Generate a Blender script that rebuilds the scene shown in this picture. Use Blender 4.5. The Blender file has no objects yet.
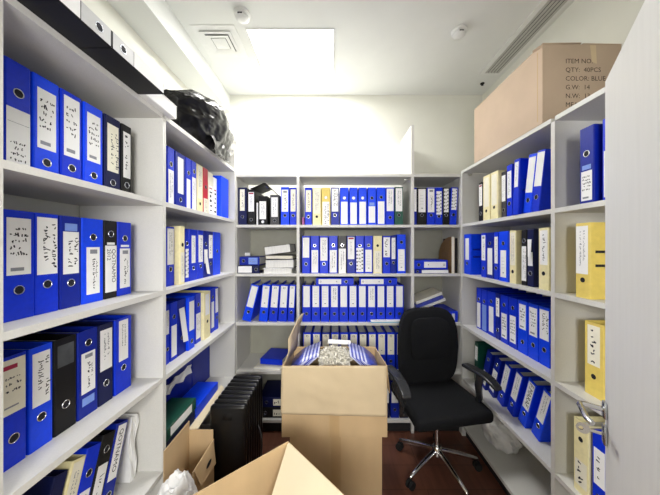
import bpy, bmesh, math, random
from mathutils import Vector, Matrix, noise
random.seed(7)
R = math.radians
sc = bpy.context.scene
COL = sc.collection
F = 265.0            # focal length in pixels of the 660 px wide frame
CX, CY = 334.0, 246.0
EYE = 1.57


def W(px, py, d):
    """world point seen at pixel (px, py) at depth d"""
    return Vector(((px - CX) * d / F, d, EYE - (py - CY) * d / F))


# ------------------------------------------------------------------ materials
def lin(c):
    c /= 255.0
    return c / 12.92 if c <= .04045 else ((c + .055) / 1.055) ** 2.4


def mat(name, rgb, rough=.5, metal=0., noise_amt=.06, scale=30., bump=0., spec=.5, detail=3., bscale=None, coat=0., stretch=None):
    m = bpy.data.materials.new(name)
    m.use_nodes = True
    nt = m.node_tree
    b = nt.nodes['Principled BSDF']
    col = [lin(v) for v in rgb]
    b.inputs['Roughness'].default_value = rough
    b.inputs['Metallic'].default_value = metal
    b.inputs['Specular IOR Level'].default_value = spec
    if coat:
        b.inputs['Coat Weight'].default_value = coat
    tc = nt.nodes.new('ShaderNodeTexCoord')
    mp = nt.nodes.new('ShaderNodeMapping')
    nt.links.new(tc.outputs['Object'], mp.inputs['Vector'])
    if stretch:
        mp.inputs['Scale'].default_value = stretch
    n = nt.nodes.new('ShaderNodeTexNoise')
    n.inputs['Scale'].default_value = scale
    n.inputs['Detail'].default_value = detail
    nt.links.new(mp.outputs['Vector'], n.inputs['Vector'])
    r = nt.nodes.new('ShaderNodeValToRGB')
    r.color_ramp.elements[0].position = .3
    r.color_ramp.elements[1].position = .7
    r.color_ramp.elements[0].color = [max(0, v * (1 - noise_amt)) for v in col] + [1]
    r.color_ramp.elements[1].color = [min(1, v * (1 + noise_amt)) for v in col] + [1]
    nt.links.new(n.outputs['Fac'], r.inputs['Fac'])
    nt.links.new(r.outputs['Color'], b.inputs['Base Color'])
    if bump:
        n2 = nt.nodes.new('ShaderNodeTexNoise')
        n2.inputs['Scale'].default_value = bscale or scale * 4
        n2.inputs['Detail'].default_value = 2
        nt.links.new(mp.outputs['Vector'], n2.inputs['Vector'])
        bp = nt.nodes.new('ShaderNodeBump')
        bp.inputs['Strength'].default_value = bump
        bp.inputs['Distance'].default_value = .004
        nt.links.new(n2.outputs['Fac'], bp.inputs['Height'])
        nt.links.new(bp.outputs['Normal'], b.inputs['Normal'])
    return m


M = {}
M['blue'] = mat('binder_blue', (4, 48, 208), .42, spec=.3, bump=.06, scale=60)
M['bright'] = mat('binder_bright_blue', (8, 68, 240), .38, spec=.3, bump=.06, scale=60)
M['deep'] = mat('binder_deep_blue', (4, 32, 146), .45, spec=.3, bump=.06, scale=60)
M['navy'] = mat('binder_navy', (8, 18, 70), .5, spec=.3, bump=.06, scale=60)
M['black'] = mat('binder_black', (16, 16, 19), .5, spec=.3, bump=.06, scale=60)
M['grey'] = mat('binder_dark_grey', (58, 58, 62), .55, bump=.06, scale=60)
M['cream'] = mat('binder_cream', (236, 226, 176), .55, scale=40)
M['yellow'] = mat('binder_yellow', (226, 202, 104), .5, scale=40)
M['green'] = mat('binder_green', (8, 76, 60), .5, scale=40)
M['red'] = mat('binder_red', (186, 26, 50), .5, scale=40)
M['paper'] = mat('paper', (240, 240, 240), .7, noise_amt=.03, scale=20)
M['paperblock'] = mat('paper_block', (226, 226, 222), .8, noise_amt=.12, scale=60, stretch=(12, .2, .2))
M['labelcream'] = mat('label_cream', (236, 232, 214), .7, noise_amt=.04)
M['labelblue'] = mat('label_pale_blue', (120, 150, 225), .6, noise_amt=.06)
M['labeldark'] = mat('label_dark', (70, 74, 78), .5, noise_amt=.2)
M['labelgrey'] = mat('label_grey', (186, 187, 188), .5, noise_amt=.04)
M['ink'] = mat('ink', (28, 28, 40), .7)
M['inkgrey'] = mat('ink_grey', (140, 142, 150), .7)
M['inkred'] = mat('ink_red', (165, 30, 70), .7)
M['inkbrown'] = mat('ink_carton', (52, 40, 30), .8)
M['metal'] = mat('ring_metal', (200, 204, 212), .25, metal=1., noise_amt=.02)
M['chrome'] = mat('chrome', (225, 225, 225), .15, metal=1., noise_amt=.02)
M['hole'] = mat('hole_dark', (8, 10, 24), .8)
M['shelf'] = mat('shelf_laminate', (212, 211, 207), .5, noise_amt=.03, scale=220, detail=2)
M['bayshade'] = mat('bay_shade_grey', (158, 157, 144), .6, noise_amt=.05, scale=9)  # this grey stands in for the shade deep in the bays
M['wall'] = mat('wall_paint', (226, 226, 217), .8, noise_amt=.015, scale=6, bump=.03, bscale=180)
M['ceil'] = mat('ceiling_paint', (230, 232, 230), .85, noise_amt=.015, scale=5, bump=.02, bscale=150)
M['white'] = mat('white_plastic', (232, 233, 232), .45, noise_amt=.02)
M['louvre'] = mat('louvre_grey', (190, 190, 186), .5, noise_amt=.03)
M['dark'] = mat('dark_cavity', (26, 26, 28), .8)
M['door'] = mat('door_laminate', (236, 236, 234), .45, noise_amt=.02, scale=40, stretch=(1, 1, .1))
M['carton'] = mat('carton_kraft', (198, 170, 130), .85, noise_amt=.07, scale=7, bump=.1, bscale=120, stretch=(1, 1, .4))
M['cartonlight'] = mat('carton_pale', (212, 192, 158), .85, noise_amt=.05, scale=5, bump=.08, bscale=100)
M['cartonwhite'] = mat('carton_cream_inside', (220, 206, 176), .85, noise_amt=.04, scale=5, bump=.06, bscale=90)
M['tape'] = mat('parcel_tape', (190, 160, 118), .3, noise_amt=.04, scale=10)
M['fabric'] = mat('chair_fabric', (26, 27, 29), .95, noise_amt=.35, scale=260, bump=.35, bscale=420, spec=.2)
M['chairplastic'] = mat('chair_plastic', (46, 47, 49), .2, noise_amt=.1)
M['rubber'] = mat('rubber', (18, 18, 19), .7)
M['heater'] = mat('heater_enamel', (10, 10, 11), .28, noise_amt=.2)
M['cable'] = mat('cable', (86, 86, 88), .5)
M['bag'] = mat('black_bag_film', (12, 12, 13), .3, noise_amt=.3, scale=12, bump=.12, bscale=20, spec=.45)
M['bagsilver'] = mat('silver_bag_film', (200, 200, 198), .22, metal=.5, noise_amt=.5, scale=9, bump=.4, bscale=20)
M['cartonpink'] = mat('carton_buff', (196, 174, 152), .85, noise_amt=.05, scale=6, bump=.08, bscale=110)
M['bagwhite'] = mat('white_bag_film', (225, 225, 225), .4, noise_amt=.05, scale=10, bump=.5, bscale=25)
M['folder'] = mat('plastic_folder', (70, 80, 168), .3, noise_amt=.25, scale=25)
M['folderwhite'] = mat('plastic_folder_pale', (196, 198, 226), .3, noise_amt=.12, scale=25)
M['cyan'] = mat('cyan_sheet', (70, 170, 215), .5)
M['pink'] = mat('pink_box', (170, 90, 150), .6)
M['brownboard'] = mat('brown_board', (150, 116, 76), .7, noise_amt=.12)
M['shred'] = mat('shredded_paper', (222, 218, 206), .8, noise_amt=.25, scale=90)


def floor_mat():
    m = mat('floor_laminate', (104, 66, 52), .3, noise_amt=.2, scale=6, stretch=(6, .6, 1))
    nt = m.node_tree
    b = nt.nodes['Principled BSDF']
    tc = nt.nodes.new('ShaderNodeTexCoord')
    br = nt.nodes.new('ShaderNodeTexBrick')
    br.inputs['Scale'].default_value = 1
    br.inputs['Brick Width'].default_value = 1.2
    br.inputs['Row Height'].default_value = .19
    br.inputs['Mortar Size'].default_value = .002
    br.inputs['Color1'].default_value = (1, 1, 1, 1)
    br.inputs['Color2'].default_value = (.8, .78, .75, 1)
    br.inputs['Mortar'].default_value = (.25, .2, .2, 1)
    nt.links.new(tc.outputs['Object'], br.inputs['Vector'])
    mx = nt.nodes.new('ShaderNodeMix')
    mx.data_type = 'RGBA'
    mx.blend_type = 'MULTIPLY'
    mx.inputs['Factor'].default_value = 1
    src = b.inputs['Base Color'].links[0].from_socket
    nt.links.new(src, mx.inputs['A'])
    nt.links.new(br.outputs['Color'], mx.inputs['B'])
    nt.links.new(mx.outputs['Result'], b.inputs['Base Color'])
    return m


M['floor'] = floor_mat()


def emit_mat(name, rgb, strength):
    m = bpy.data.materials.new(name)
    m.use_nodes = True
    nt = m.node_tree
    b = nt.nodes['Principled BSDF']
    b.inputs['Base Color'].default_value = (.9, .9, .9, 1)
    b.inputs['Emission Color'].default_value = (*rgb, 1)
    b.inputs['Emission Strength'].default_value = strength
    return m


M['panel'] = emit_mat('lamp_diffuser', (1, .985, .955), 6)


# ------------------------------------------------------------------ mesh builder
class MB:
    def __init__(s):
        s.v, s.f, s.m, s.mats, s.cur = [], [], [], [], 0

    def use(s, key):
        if key not in s.mats:
            s.mats.append(key)
        s.cur = s.mats.index(key)
        return s

    def add(s, vs, fs, xf=None):
        b = len(s.v)
        s.v += [tuple(xf @ Vector(v)) if xf else tuple(v) for v in vs]
        s.f += [tuple(b + i for i in f) for f in fs]
        s.m += [s.cur] * len(fs)
        return s

    def box(s, lo, hi, xf=None):
        x0, y0, z0 = lo
        x1, y1, z1 = hi
        return s.add([(x0, y0, z0), (x1, y0, z0), (x1, y1, z0), (x0, y1, z0), (x0, y0, z1), (x1, y0, z1), (x1, y1, z1), (x0, y1, z1)],
                     [(0, 3, 2, 1), (4, 5, 6, 7), (0, 1, 5, 4), (1, 2, 6, 5), (2, 3, 7, 6), (3, 0, 4, 7)], xf)

    def prism(s, pts, vec, xf=None):
        """pts: planar polygon in 3D, extruded by vec"""
        n = len(pts)
        vec = Vector(vec)
        vs = [Vector(p) for p in pts] + [Vector(p) + vec for p in pts]
        fs = [tuple(range(n))[::-1], tuple(range(n, 2 * n))] + [(i, (i + 1) % n, n + (i + 1) % n, n + i) for i in range(n)]
        return s.add(vs, fs, xf)

    def sheet(s, quad, t):
        """a four-cornered board of thickness t"""
        q = [Vector(p) for p in quad]
        n = (q[1] - q[0]).cross(q[3] - q[0]).normalized()
        return s.prism(q, n * t)

    def tube(s, pts, r, n=8, xf=None, cap=True):
        pts = [Vector(p) for p in pts]
        rs = r if isinstance(r, (list, tuple)) else [r] * len(pts)
        vs, fs = [], []
        up = None
        for i, p in enumerate(pts):
            a = pts[max(i - 1, 0)]
            c = pts[min(i + 1, len(pts) - 1)]
            d = (c - a).normalized()
            if up is None:
                up = Vector((0, 0, 1)) if abs(d.z) < .9 else Vector((1, 0, 0))
            sd = d.cross(up).normalized()
            up = sd.cross(d).normalized()
            for k in range(n):
                an = 2 * math.pi * k / n
                vs.append(p + (sd * math.cos(an) + up * math.sin(an)) * rs[i])
        for i in range(len(pts) - 1):
            for k in range(n):
                fs.append((i * n + k, i * n + (k + 1) % n, (i + 1) * n + (k + 1) % n, (i + 1) * n + k))
        if cap:
            fs.append(tuple(range(n))[::-1])
            fs.append(tuple(range((len(pts) - 1) * n, len(pts) * n)))
        return s.add(vs, fs, xf)

    def lathe(s, prof, n=24, xf=None):
        """prof: (radius, z) pairs, about the z axis"""
        vs, fs = [], []
        for r, z in prof:
            for k in range(n):
                a = 2 * math.pi * k / n
                vs.append((r * math.cos(a), r * math.sin(a), z))
        for i in range(len(prof) - 1):
            for k in range(n):
                fs.append((i * n + k, i * n + (k + 1) % n, (i + 1) * n + (k + 1) % n, (i + 1) * n + k))
        fs.append(tuple(range(n))[::-1])
        fs.append(tuple(range((len(prof) - 1) * n, len(prof) * n)))
        return s.add(vs, fs, xf)

    def rbox(s, size, bev, seg=4, sub=0, deform=None, xf=None):
        bm = bmesh.new()
        bmesh.ops.create_cube(bm, size=1)
        for v in bm.verts:
            v.co = Vector((v.co.x * size[0], v.co.y * size[1], v.co.z * size[2]))
        bmesh.ops.bevel(bm, geom=list(bm.edges), offset=bev, segments=seg, profile=.5, affect='EDGES')
        if sub:
            es = [e for e in bm.edges if e.calc_length() > bev * 2.2]
            bmesh.ops.subdivide_edges(bm, edges=es, cuts=sub, use_grid_fill=True)
        vs = [v.co.copy() for v in bm.verts]
        bm.verts.index_update()
        fs = [tuple(v.index for v in f.verts) for f in bm.faces]
        bm.free()
        if deform:
            vs = [deform(v) for v in vs]
        return s.add(vs, fs, xf)

    def build(s, name, key=None, parent=None, smooth=False):
        me = bpy.data.meshes.new(name)
        me.from_pydata([tuple(v) for v in s.v], [], s.f)
        if key and not s.mats:
            s.mats = [key]
        for k in s.mats:
            me.materials.append(M[k])
        me.polygons.foreach_set('material_index', s.m)
        me.update()
        bm = bmesh.new()
        bm.from_mesh(me)
        bmesh.ops.recalc_face_normals(bm, faces=list(bm.faces))
        bm.to_mesh(me)
        bm.free()
        if smooth:
            for p in me.polygons:
                p.use_smooth = True
            try:
                me.set_sharp_from_angle(angle=R(40))
            except Exception:
                pass
        return link(name, me, parent)


def link(name, me, parent=None):
    o = bpy.data.objects.new(name, me)
    COL.objects.link(o)
    if parent:
        o.parent = parent
    return o


USED = set()


def tag(o, label, cat, group=None, kind=None):
    o['label'] = label
    o['category'] = cat
    if group:
        o['group'] = group
    if kind:
        o['kind'] = kind
    return o


def thing(name, label, cat, loc=(0, 0, 0), rot=(0, 0, 0), group=None):
    o = bpy.data.objects.new(name, None)
    COL.objects.link(o)
    o.location = loc
    o.rotation_euler = rot
    return tag(o, label, cat, group)


def struct(o, label=None):
    o['kind'] = 'structure'
    if label:
        o['label'] = label
    return o


# ------------------------------------------------------------------ room shell
XL, XR, YB, YF, ZC = -1.227, 1.465, 2.62, -1.3, EYE + 1.493
struct(MB().box((XL - .1, YF, -.1), (XR + .1, YB + .1, 0)).build('floor', 'floor'))
struct(MB().box((XL - .1, YF, ZC), (XR + .1, YB + .1, ZC + .1)).build('ceiling', 'ceil'))
struct(MB().box((XL - .1, YF, 0), (XL, YB + .1, ZC)).build('wall_left', 'wall'))
struct(MB().box((XR, YF, 0), (XR + .1, YB + .1, ZC)).build('wall_right', 'wall'))
struct(MB().box((XL, YB, 0), (XR, YB + .1, ZC)).build('wall_back', 'wall'))
struct(MB().box((XL, YF, EYE + 1.325), (-1.028, YB, ZC)).build('trim_1', 'ceil'), 'boxed-in ceiling beam along the wall')

DT = 2.08
struct(MB().box((XL, -.3, 0), (-.55, -.2, ZC)).box((.62, -.3, 0), (XR, -.2, ZC)).box((-.55, -.3, DT), (.62, -.2, ZC)).build('wall_front_unseen', 'wall'))  # unseen wall added behind the camera, doorway and lintel shape the fill light
struct(MB().box((XL, YF - .1, 0), (XR, YF, ZC)).build('wall_corridor', 'wall'))

# ceiling fittings
t = thing('ceiling_light', 'square white glowing ceiling light panel, the only lamp', 'ceiling light', (-.302, 2.12, ZC))
fb = MB()
for lo, hi in (((-.305, -.305), (.305, -.297)), ((-.305, .297), (.305, .305)), ((-.305, -.297), (-.297, .297)), ((.297, -.297), (.305, .297))):
    fb.box((*lo, -.006), (*hi, 0))
fb.build('light_frame', 'white', t)
MB().box((-.297, -.297, -.004), (.297, .297, 0)).build('diffuser', 'panel', t)

t = thing('air_vent', 'square four-way ceiling vent next to the light panel', 'vent', (-.826, 1.94, ZC))
MB().box((-.152, -.152, -.004), (.152, .152, 0)).build('back_plate', 'white', t)
MB().box((-.1, -.1, -.0045), (.1, .1, -.004)).build('dark_opening', 'labeldark', t)
for i, (a, b, d) in enumerate(((.108, .084, .004), (.080, .054, .010), (.049, .0, .015))):
    vb = MB()
    zt, zb_ = -.006 - d * .3, -.006 - d
    for k in range(4):
        c = Matrix.Rotation(k * math.pi / 2, 4, 'Z')
        if b > 0:
            vb.prism([(-a, -a, zb_), (a, -a, zb_), (b, -b, zt), (-b, -b, zt)], (0, 0, -.003), c)
        else:
            vb.prism([(-a, -a, zt), (a, -a, zt), (0, 0, zb_)], (0, 0, -.003), c)
    vb.build('louvre', 'white', t)


def detector(x, y, label):
    t = thing('smoke_detector', label, 'smoke detector', (x, y, ZC), group='smoke detectors on the ceiling')
    MB().lathe([(.052, 0), (.052, -.012), (.044, -.018)]).build('detector_base', 'white', t, True)
    MB().lathe([(.038, -.018), (.042, -.022), (.042, -.034), (.03, -.044), (.012, -.047)]).build('detector_cap', 'white', t, True)
    MB().box((-.014, -.042, -.034), (.014, -.0405, -.026)).build('sensor_slot', 'dark', t)


detector(-.59, 1.70, 'round white smoke detector between vent and light panel')
detector(.865, 1.835, 'round white smoke detector alone, beside the slotted air diffuser')

t = thing('linear_diffuser', 'long slotted air diffuser in the ceiling above the carton', 'vent', (1.358, .92, ZC))
fb = MB()
fb.box((-.095, -1.4, -.006), (-.06, 1.39, 0)).box((.06, -1.4, -.006), (.08, 1.39, 0)).box((-.06, 1.36, -.006), (.06, 1.39, 0)).box((-.06, -1.4, -.006), (.06, -1.37, 0))
fb.build('diffuser_frame', 'white', t)
MB().box((-.06, -1.37, -.001), (.06, 1.36, 0)).build('dark_slot', 'labeldark', t)
for k in range(5):
    x = -.05 + k * .025
    MB().prism([(x - .0105, -1.37, -.006), (x + .0105, -1.37, -.003), (x + .0105, -1.37, -.005), (x - .0105, -1.37, -.008)], (0, 2.73, 0)).build('diffuser_slat', 'louvre', t)
t = thing('sprinkler_head', 'tiny dark sensor on the ceiling near the room corner', 'sensor', (1.36, 2.43, ZC))
MB().lathe([(.018, 0), (.018, -.006), (.01, -.008), (.01, -.02)], 12).build('sensor_body', 'dark', t)

# ------------------------------------------------------------------ door
E = Vector((.876, .856, 0))
dv = Vector((-.585, -.811, 0)).normalized()
nv = Vector((-.811, .585, 0)).normalized()
door = bpy.data.objects.new('door_1', None)
COL.objects.link(door)
struct(door, 'open light grey door leaf with steel handle')
door.matrix_world = Matrix(((dv.x, nv.x, 0, E.x), (dv.y, nv.y, 0, E.y), (0, 0, 1, 0), (0, 0, 0, 1)))
MB().box((0, -.04, .005), (.86, 0, 2.10)).build('door_leaf', 'door', door)
Zh = 1.05
MB().rbox((.030, .010, .052), .004, 2, xf=Matrix.Translation((.022, .005, Zh))).build('handle_plate', 'metal', door, True)
MB().rbox((.030, .010, .060), .004, 2, xf=Matrix.Translation((.022, .005, Zh - .078))).build('lock_plate', 'metal', door, True)
hb = MB().tube([(.02, .008, Zh), (.02, .05, Zh + .002), (.024, .062, Zh + .003), (.04, .066, Zh + .004), (.12, .060, Zh + .006), (.135, .05, Zh + .0)], .008, 10)
hb.build('lever_handle', 'chrome', door, True)
kt = thing('key', 'small silver key sticking out of the door lock', 'key')
kt.matrix_world = door.matrix_world @ Matrix.Translation((.022, .0108, Zh - .078))
MB().box((-.002, 0, -.004), (.002, .03, .004)).build('key_blade', 'chrome', kt)
kb = MB()
n = 20
out = [(0, .045 + .017 * math.cos(2 * math.pi * k / n), .017 * math.sin(2 * math.pi * k / n)) for k in range(n)]
inn = [(0, .05 + .006 * math.cos(2 * math.pi * k / n), .006 * math.sin(2 * math.pi * k / n)) for k in range(n)]
for sx in (-.0015, .0015):
    kb.add([Vector(p) + Vector((sx, 0, 0)) for p in out + inn], [(k, (k + 1) % n, n + (k + 1) % n, n + k) for k in range(n)])
kb.add([Vector(p) + Vector((-.0015, 0, 0)) for p in out] + [Vector(p) + Vector((.0015, 0, 0)) for p in out], [(k, (k + 1) % n, n + (k + 1) % n, n + k) for k in range(n)])
kb.build('key_bow', 'chrome', kt)

# ------------------------------------------------------------------ bookcases
TH = .022
LEV = {'L': [.215, -.215, -.632, -1.08, -1.47], 'B': [.178, -.2326, -.644, -1.052, -1.46], 'R': [.181, -.225, -.65, -1.09, -1.47]}
LEV = {k: [EYE + h for h in v] for k, v in LEV.items()}
TOP = {'L': EYE + .635, 'B': EYE + .6025, 'R': EYE + .623}


def bookcase(key, label, ups, bays, vertical_axis, front, back):
    """ups: (a0, a1, ztop) uprights along the run; bays: (a0, a1, back of the top board)"""
    t = thing('bookcase', label, 'bookcase')

    def bx(a0, a1, b0, b1, z0, z1):
        lo, hi = sorted((a0, a1)), sorted((b0, b1))
        if vertical_axis == 'x':     # run along y, depth along x
            return MB().box((hi[0], lo[0], z0), (hi[1], lo[1], z1))
        return MB().box((lo[0], hi[0], z0), (lo[1], hi[1], z1))
    for a0, a1, zt in ups:
        bx(a0, a1, front, back, 0, zt).build('upright_panel', 'shelf', t)
    sg = 1 if back > front else -1
    for a0, a1, tb in bays:
        bx(a0, a1, front, tb, TOP[key] - TH, TOP[key]).build('top_board', 'shelf', t)
        for z in LEV[key]:
            bx(a0, a1, front + sg * .001, back, z - TH, z).build('shelf_board', 'shelf', t)
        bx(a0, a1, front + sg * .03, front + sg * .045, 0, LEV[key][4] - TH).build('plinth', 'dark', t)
    return t


FL, FR, FB = -.82, 1.06, 2.22
bcl = bookcase('L', 'light grey bookcase topped by the black bag and lying binders', [(.632, .657, TOP['L']), (1.27, 1.293, TOP['L'] - TH), (2.19, 2.214, EYE + 1.005)],
         [(.657, 1.27, -1.22), (1.293, 2.19, -1.22)], 'x', FL, -1.22)
bcb = bookcase('B', 'light grey three-bay bookcase across the end wall', [(-.842, -.818, TOP['B']), (-.313, -.290, TOP['B'] - TH), (.648, .671, EYE + 1.013), (1.062, 1.085, TOP['B'])],
         [(-.818, -.313, 2.53), (-.290, .648, 2.53), (.671, 1.062, 2.61)], 'y', FB, 2.612)
MB().box((-.818, 2.600, .1), (1.062, 2.610, EYE + .178 - TH)).build('back_panel', 'bayshade', bcb)  # added panel, its grey colour paints the shade at the back of the bays
bcr = bookcase('R', 'light grey bookcase carrying the long carton, beside the door', [(2.19, 2.214, TOP['R']), (1.272, 1.295, TOP['R'] - TH), (.33, .354, TOP['R'])],
         [(1.295, 2.19, 1.455), (.354, 1.272, 1.455)], 'x', FR, 1.455)
for par, x, y, z in ((bcr, 1.12, 2.186, TOP['R'] - TH - .012), (bcb, .62, 2.26, TOP['B'] - TH - .014)):
    MB().rbox((.035, .012, .016), .004, 2, xf=Matrix.Translation((x, y, z))).build('corner_bracket', 'chrome', par, True)


# ------------------------------------------------------------------ writing on labels
def text_shape(s, size):
    cu = bpy.data.curves.new('t', 'FONT')
    cu.body = s
    cu.size = size
    cu.resolution_u = 2
    o = bpy.data.objects.new('t', cu)
    COL.objects.link(o)
    dg = bpy.context.evaluated_depsgraph_get()
    dg.update()
    me = bpy.data.meshes.new_from_object(o.evaluated_get(dg))
    vs = [(v.co.x, v.co.y) for v in me.vertices]
    fs = [tuple(p.vertices) for p in me.polygons]
    bpy.data.objects.remove(o)
    bpy.data.curves.remove(cu)
    bpy.data.meshes.remove(me)
    return vs, fs


class Pen:
    """writes on the plane y = y0 of a binder spine; u runs across the spine (x), v up (z)"""

    def __init__(s, mb, y0):
        s.mb, s.y = mb, y0

    def seg(s, a, b, w):
        a, b = Vector(a), Vector(b)
        d = b - a
        if d.length < 1e-6:
            return
        n = Vector((-d.y, d.x)).normalized() * w / 2
        q = [a - n, b - n, b + n, a + n]
        s.mb.add([(p.x, s.y, p.y) for p in q], [(0, 1, 2, 3)])

    def rect(s, u0, v0, u1, v1):
        s.mb.add([(u0, s.y, v0), (u1, s.y, v0), (u1, s.y, v1), (u0, s.y, v1)], [(0, 1, 2, 3)])

    def scrawl(s, o, ux, vx, length, height, rnd, w=.0011):
        """a line of handwriting from o along ux"""
        o, ux, vx = Vector(o), Vector(ux), Vector(vx)
        x = 0
        while x < length - height * .4:
            cw = height * rnd.uniform(.4, .8)
            if rnd.random() < .16:
                x += cw
                continue
            last = None
            for k in range(rnd.choice((3, 4, 4))):
                p = o + ux * (x + cw * rnd.uniform(0, .85)) + vx * (height * rnd.uniform(0, 1) * (1.25 if rnd.random() < .2 else .8))
                if last is not None:
                    s.seg(last, p, w)
                last = p
            x += cw

    def text(s, body, o, size, rot):
        vs, fs = text_shape(body, size)
        c, sn = math.cos(rot), math.sin(rot)
        s.mb.add([(o[0] + x * c - y * sn, s.y, o[1] + x * sn + y * c) for x, y in vs], fs)


def label_mesh(w, z0, z1, style, col, rnd, texts=None, x0=0.):
    mb = MB().use(col)
    a, b = x0 - w / 2, x0 + w / 2
    mb.box((a, -.0006, z0), (b, -.0001, z1))
    p = Pen(mb, -.0008)
    L = z1 - z0
    if style == 'hand':          # two handwritten lines running down the label
        mb.use('ink')
        for k in range(2):
            u = a + w * (.7 - .42 * k)
            p.scrawl((u, z1 - L * rnd.uniform(.08, .2)), (0, -1), (1, 0), L * rnd.uniform(.6, .85), w * .3, rnd, w * .05)
    elif style == 'hand1':
        mb.use('ink')
        p.scrawl((a + w * .35, z1 - L * .12), (0, -1), (1, 0), L * .75, w * .4, rnd, w * .05)
    elif style == 'across':      # short lines across the label
        mb.use('ink')
        v = z1 - L * .22
        while v > z0 + L * .25:
            p.scrawl((a + w * .12, v), (1, 0), (0, 1), w * .76, L * .07, rnd, w * .055)
            v -= L * .11
        mb.use('inkgrey')
        p.rect(a + w * .15, z0 + L * .07, b - w * .3, z0 + L * .13)
    elif style == 'low':         # a few lines at the low end
        mb.use('ink')
        for k in range(4):
            p.scrawl((a + w * .15, z0 + L * (.08 + .1 * k)), (1, 0), (0, 1), w * .7, L * .055, rnd, w * .045)
        mb.use('inkgrey')
        p.rect(a + w * .04, z0 + L * .75, b - w * .04, z0 + L * .757)
    elif style == 'print':       # printed block and thin lines
        mb.use('inkgrey')
        p.rect(a + w * .25, z1 - L * .14, b - w * .2, z1 - L * .05)
        mb.use('ink')
        p.scrawl((a + w * .42, z1 - L * .25), (0, -1), (1, 0), L * .66, w * .24, rnd, w * .05)
        p.scrawl((a + w * .68, z1 - L * .3), (0, -1), (1, 0), L * .35, w * .14, rnd, w * .03)
    elif style == 'fine':
        mb.use('inkgrey')
        for k in range(2):
            p.scrawl((a + w * (.3 + .3 * k), z1 - L * .1), (0, -1), (1, 0), L * rnd.uniform(.5, .8), w * .16, rnd, w * .05)
    elif style == 'bold':
        mb.use('ink')
        p.scrawl((a + w * .2, z1 - L * .06), (0, -1), (1, 0), L * .88, w * .5, rnd, w * .09)
    elif style == 'dots':
        mb.use('ink')
        for k in range(6):
            v = z0 + L * (.08 + .15 * k)
            p.rect(a + w * .02, v, a + w * .2, v + L * .06)
            p.rect(b - w * .25, v + L * .05, b - w * .05, v + L * .1)
            p.scrawl((a + w * .3, v), (1, 0), (0, 1), w * .4, L * .06, rnd, w * .06)
    elif style == 'square':      # small square device at the top and two marks below
        mb.use('ink')
        q = w * .16
        for v in (z1 - L * .07,):
            for d in ((-q, 0, q, q * .25), (-q, -q * 1.4, q, -q * 1.15), (-q, -q * 1.4, -q * .7, q * .2), (q * .7, -q * 1.4, q, q * .2)):
                p.rect(x0 + d[0], v + d[1], x0 + d[2], v + d[3])
        mb.use('inkgrey')
        p.rect(x0 - q * .6, z0 + L * .18, x0 + q * .6, z0 + L * .22)
    elif style == 'mark':
        mb.use('inkgrey')
        p.rect(a + w * .4, z0 + L * .15, a + w * .62, z0 + L * .19)
        for k in range(4):
            p.rect(a + w * .2, z0 + L * (.35 + .12 * k), b - w * .3, z0 + L * (.357 + .12 * k))
    elif style == 'magenta':
        mb.use('inkred')
        p.rect(a, z1 - L * .18, b - w * .35, z1 - L * .1)
        mb.use('ink')
        for k in range(3):
            p.scrawl((a + w * .15, z1 - L * (.36 + .12 * k)), (1, 0), (0, 1), w * .65, L * .05, rnd, w * .05)
        mb.use('inkgrey')
        p.rect(a + w * .1, z0 + L * .12, b - w * .3, z0 + L * .15)
    elif style == 'redtop':
        mb.use('inkred')
        p.rect(a + w * .1, z1 - L * .1, b - w * .1, z1 - L * .03)
        mb.use('inkgrey')
        p.scrawl((a + w * .4, z1 - L * .2), (0, -1), (1, 0), L * .6, w * .2, rnd, w * .05)
    elif style == 'picture':
        mb.use('ink')
        for k in range(5):
            p.rect(a + w * rnd.uniform(.1, .4), z0 + L * (.1 + .16 * k), b - w * rnd.uniform(.1, .4), z0 + L * (.1 + .16 * k + rnd.uniform(.04, .09)))
        mb.use('inkred')
        p.rect(a + w * .1, z1 - L * .12, b - w * .2, z1 - L * .08)
    for body, fu, fv, size, rot, key in texts or ():
        mb.use(key)
        p.text(body, (a + w * fu, z0 + L * fv), size, rot)
    return mb


# ------------------------------------------------------------------ binders
CACHE = {}


def cached(key, fn):
    if key not in CACHE:
        CACHE[key] = fn()
    return CACHE[key]


def part(name, key, fn, parent):
    """a part whose mesh data is shared by all binders that look alike"""
    if key in CACHE:
        return link(name, CACHE[key], parent)
    o = fn()
    o.parent = parent
    CACHE[key] = o.data
    return o


def cover_mb(w, h, d, t=.003):
    r = .004
    pr = [(-w / 2, d), (-w / 2, r), (-w / 2 + .0012, .0012), (-w / 2 + r, 0), (w / 2 - r, 0), (w / 2 - .0012, .0012), (w / 2, r), (w / 2, d),
          (w / 2 - t, d), (w / 2 - t, t), (-w / 2 + t, t), (-w / 2 + t, d)]
    return MB().prism([(x, y, 0) for x, y in pr], (0, 0, h))


def ring_mb(z, kind, r=.0125):
    mb = MB()
    n, k2 = 18, 6
    if kind != 'bare':
        mb.use('metal')
        vs, fs = [], []
        for i in range(n):
            a = 2 * math.pi * i / n
            for j in range(k2):
                b = 2 * math.pi * j / k2
                q = r + .0015 * math.cos(b)
                vs.append((q * math.cos(a), -.0008 + .0012 * math.sin(b), z + q * math.sin(a)))
        for i in range(n):
            for j in range(k2):
                fs.append((i * k2 + j, ((i + 1) % n) * k2 + j, ((i + 1) % n) * k2 + (j + 1) % k2, i * k2 + (j + 1) % k2))
        mb.add(vs, fs)
    mb.use('paper' if kind == 'white' else 'hole')
    rr = r if kind != 'bare' else .011
    mb.add([(rr * math.cos(2 * math.pi * i / n), -.0009, z + rr * math.sin(2 * math.pi * i / n)) for i in range(n)], [tuple(range(n))])
    return mb


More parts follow.
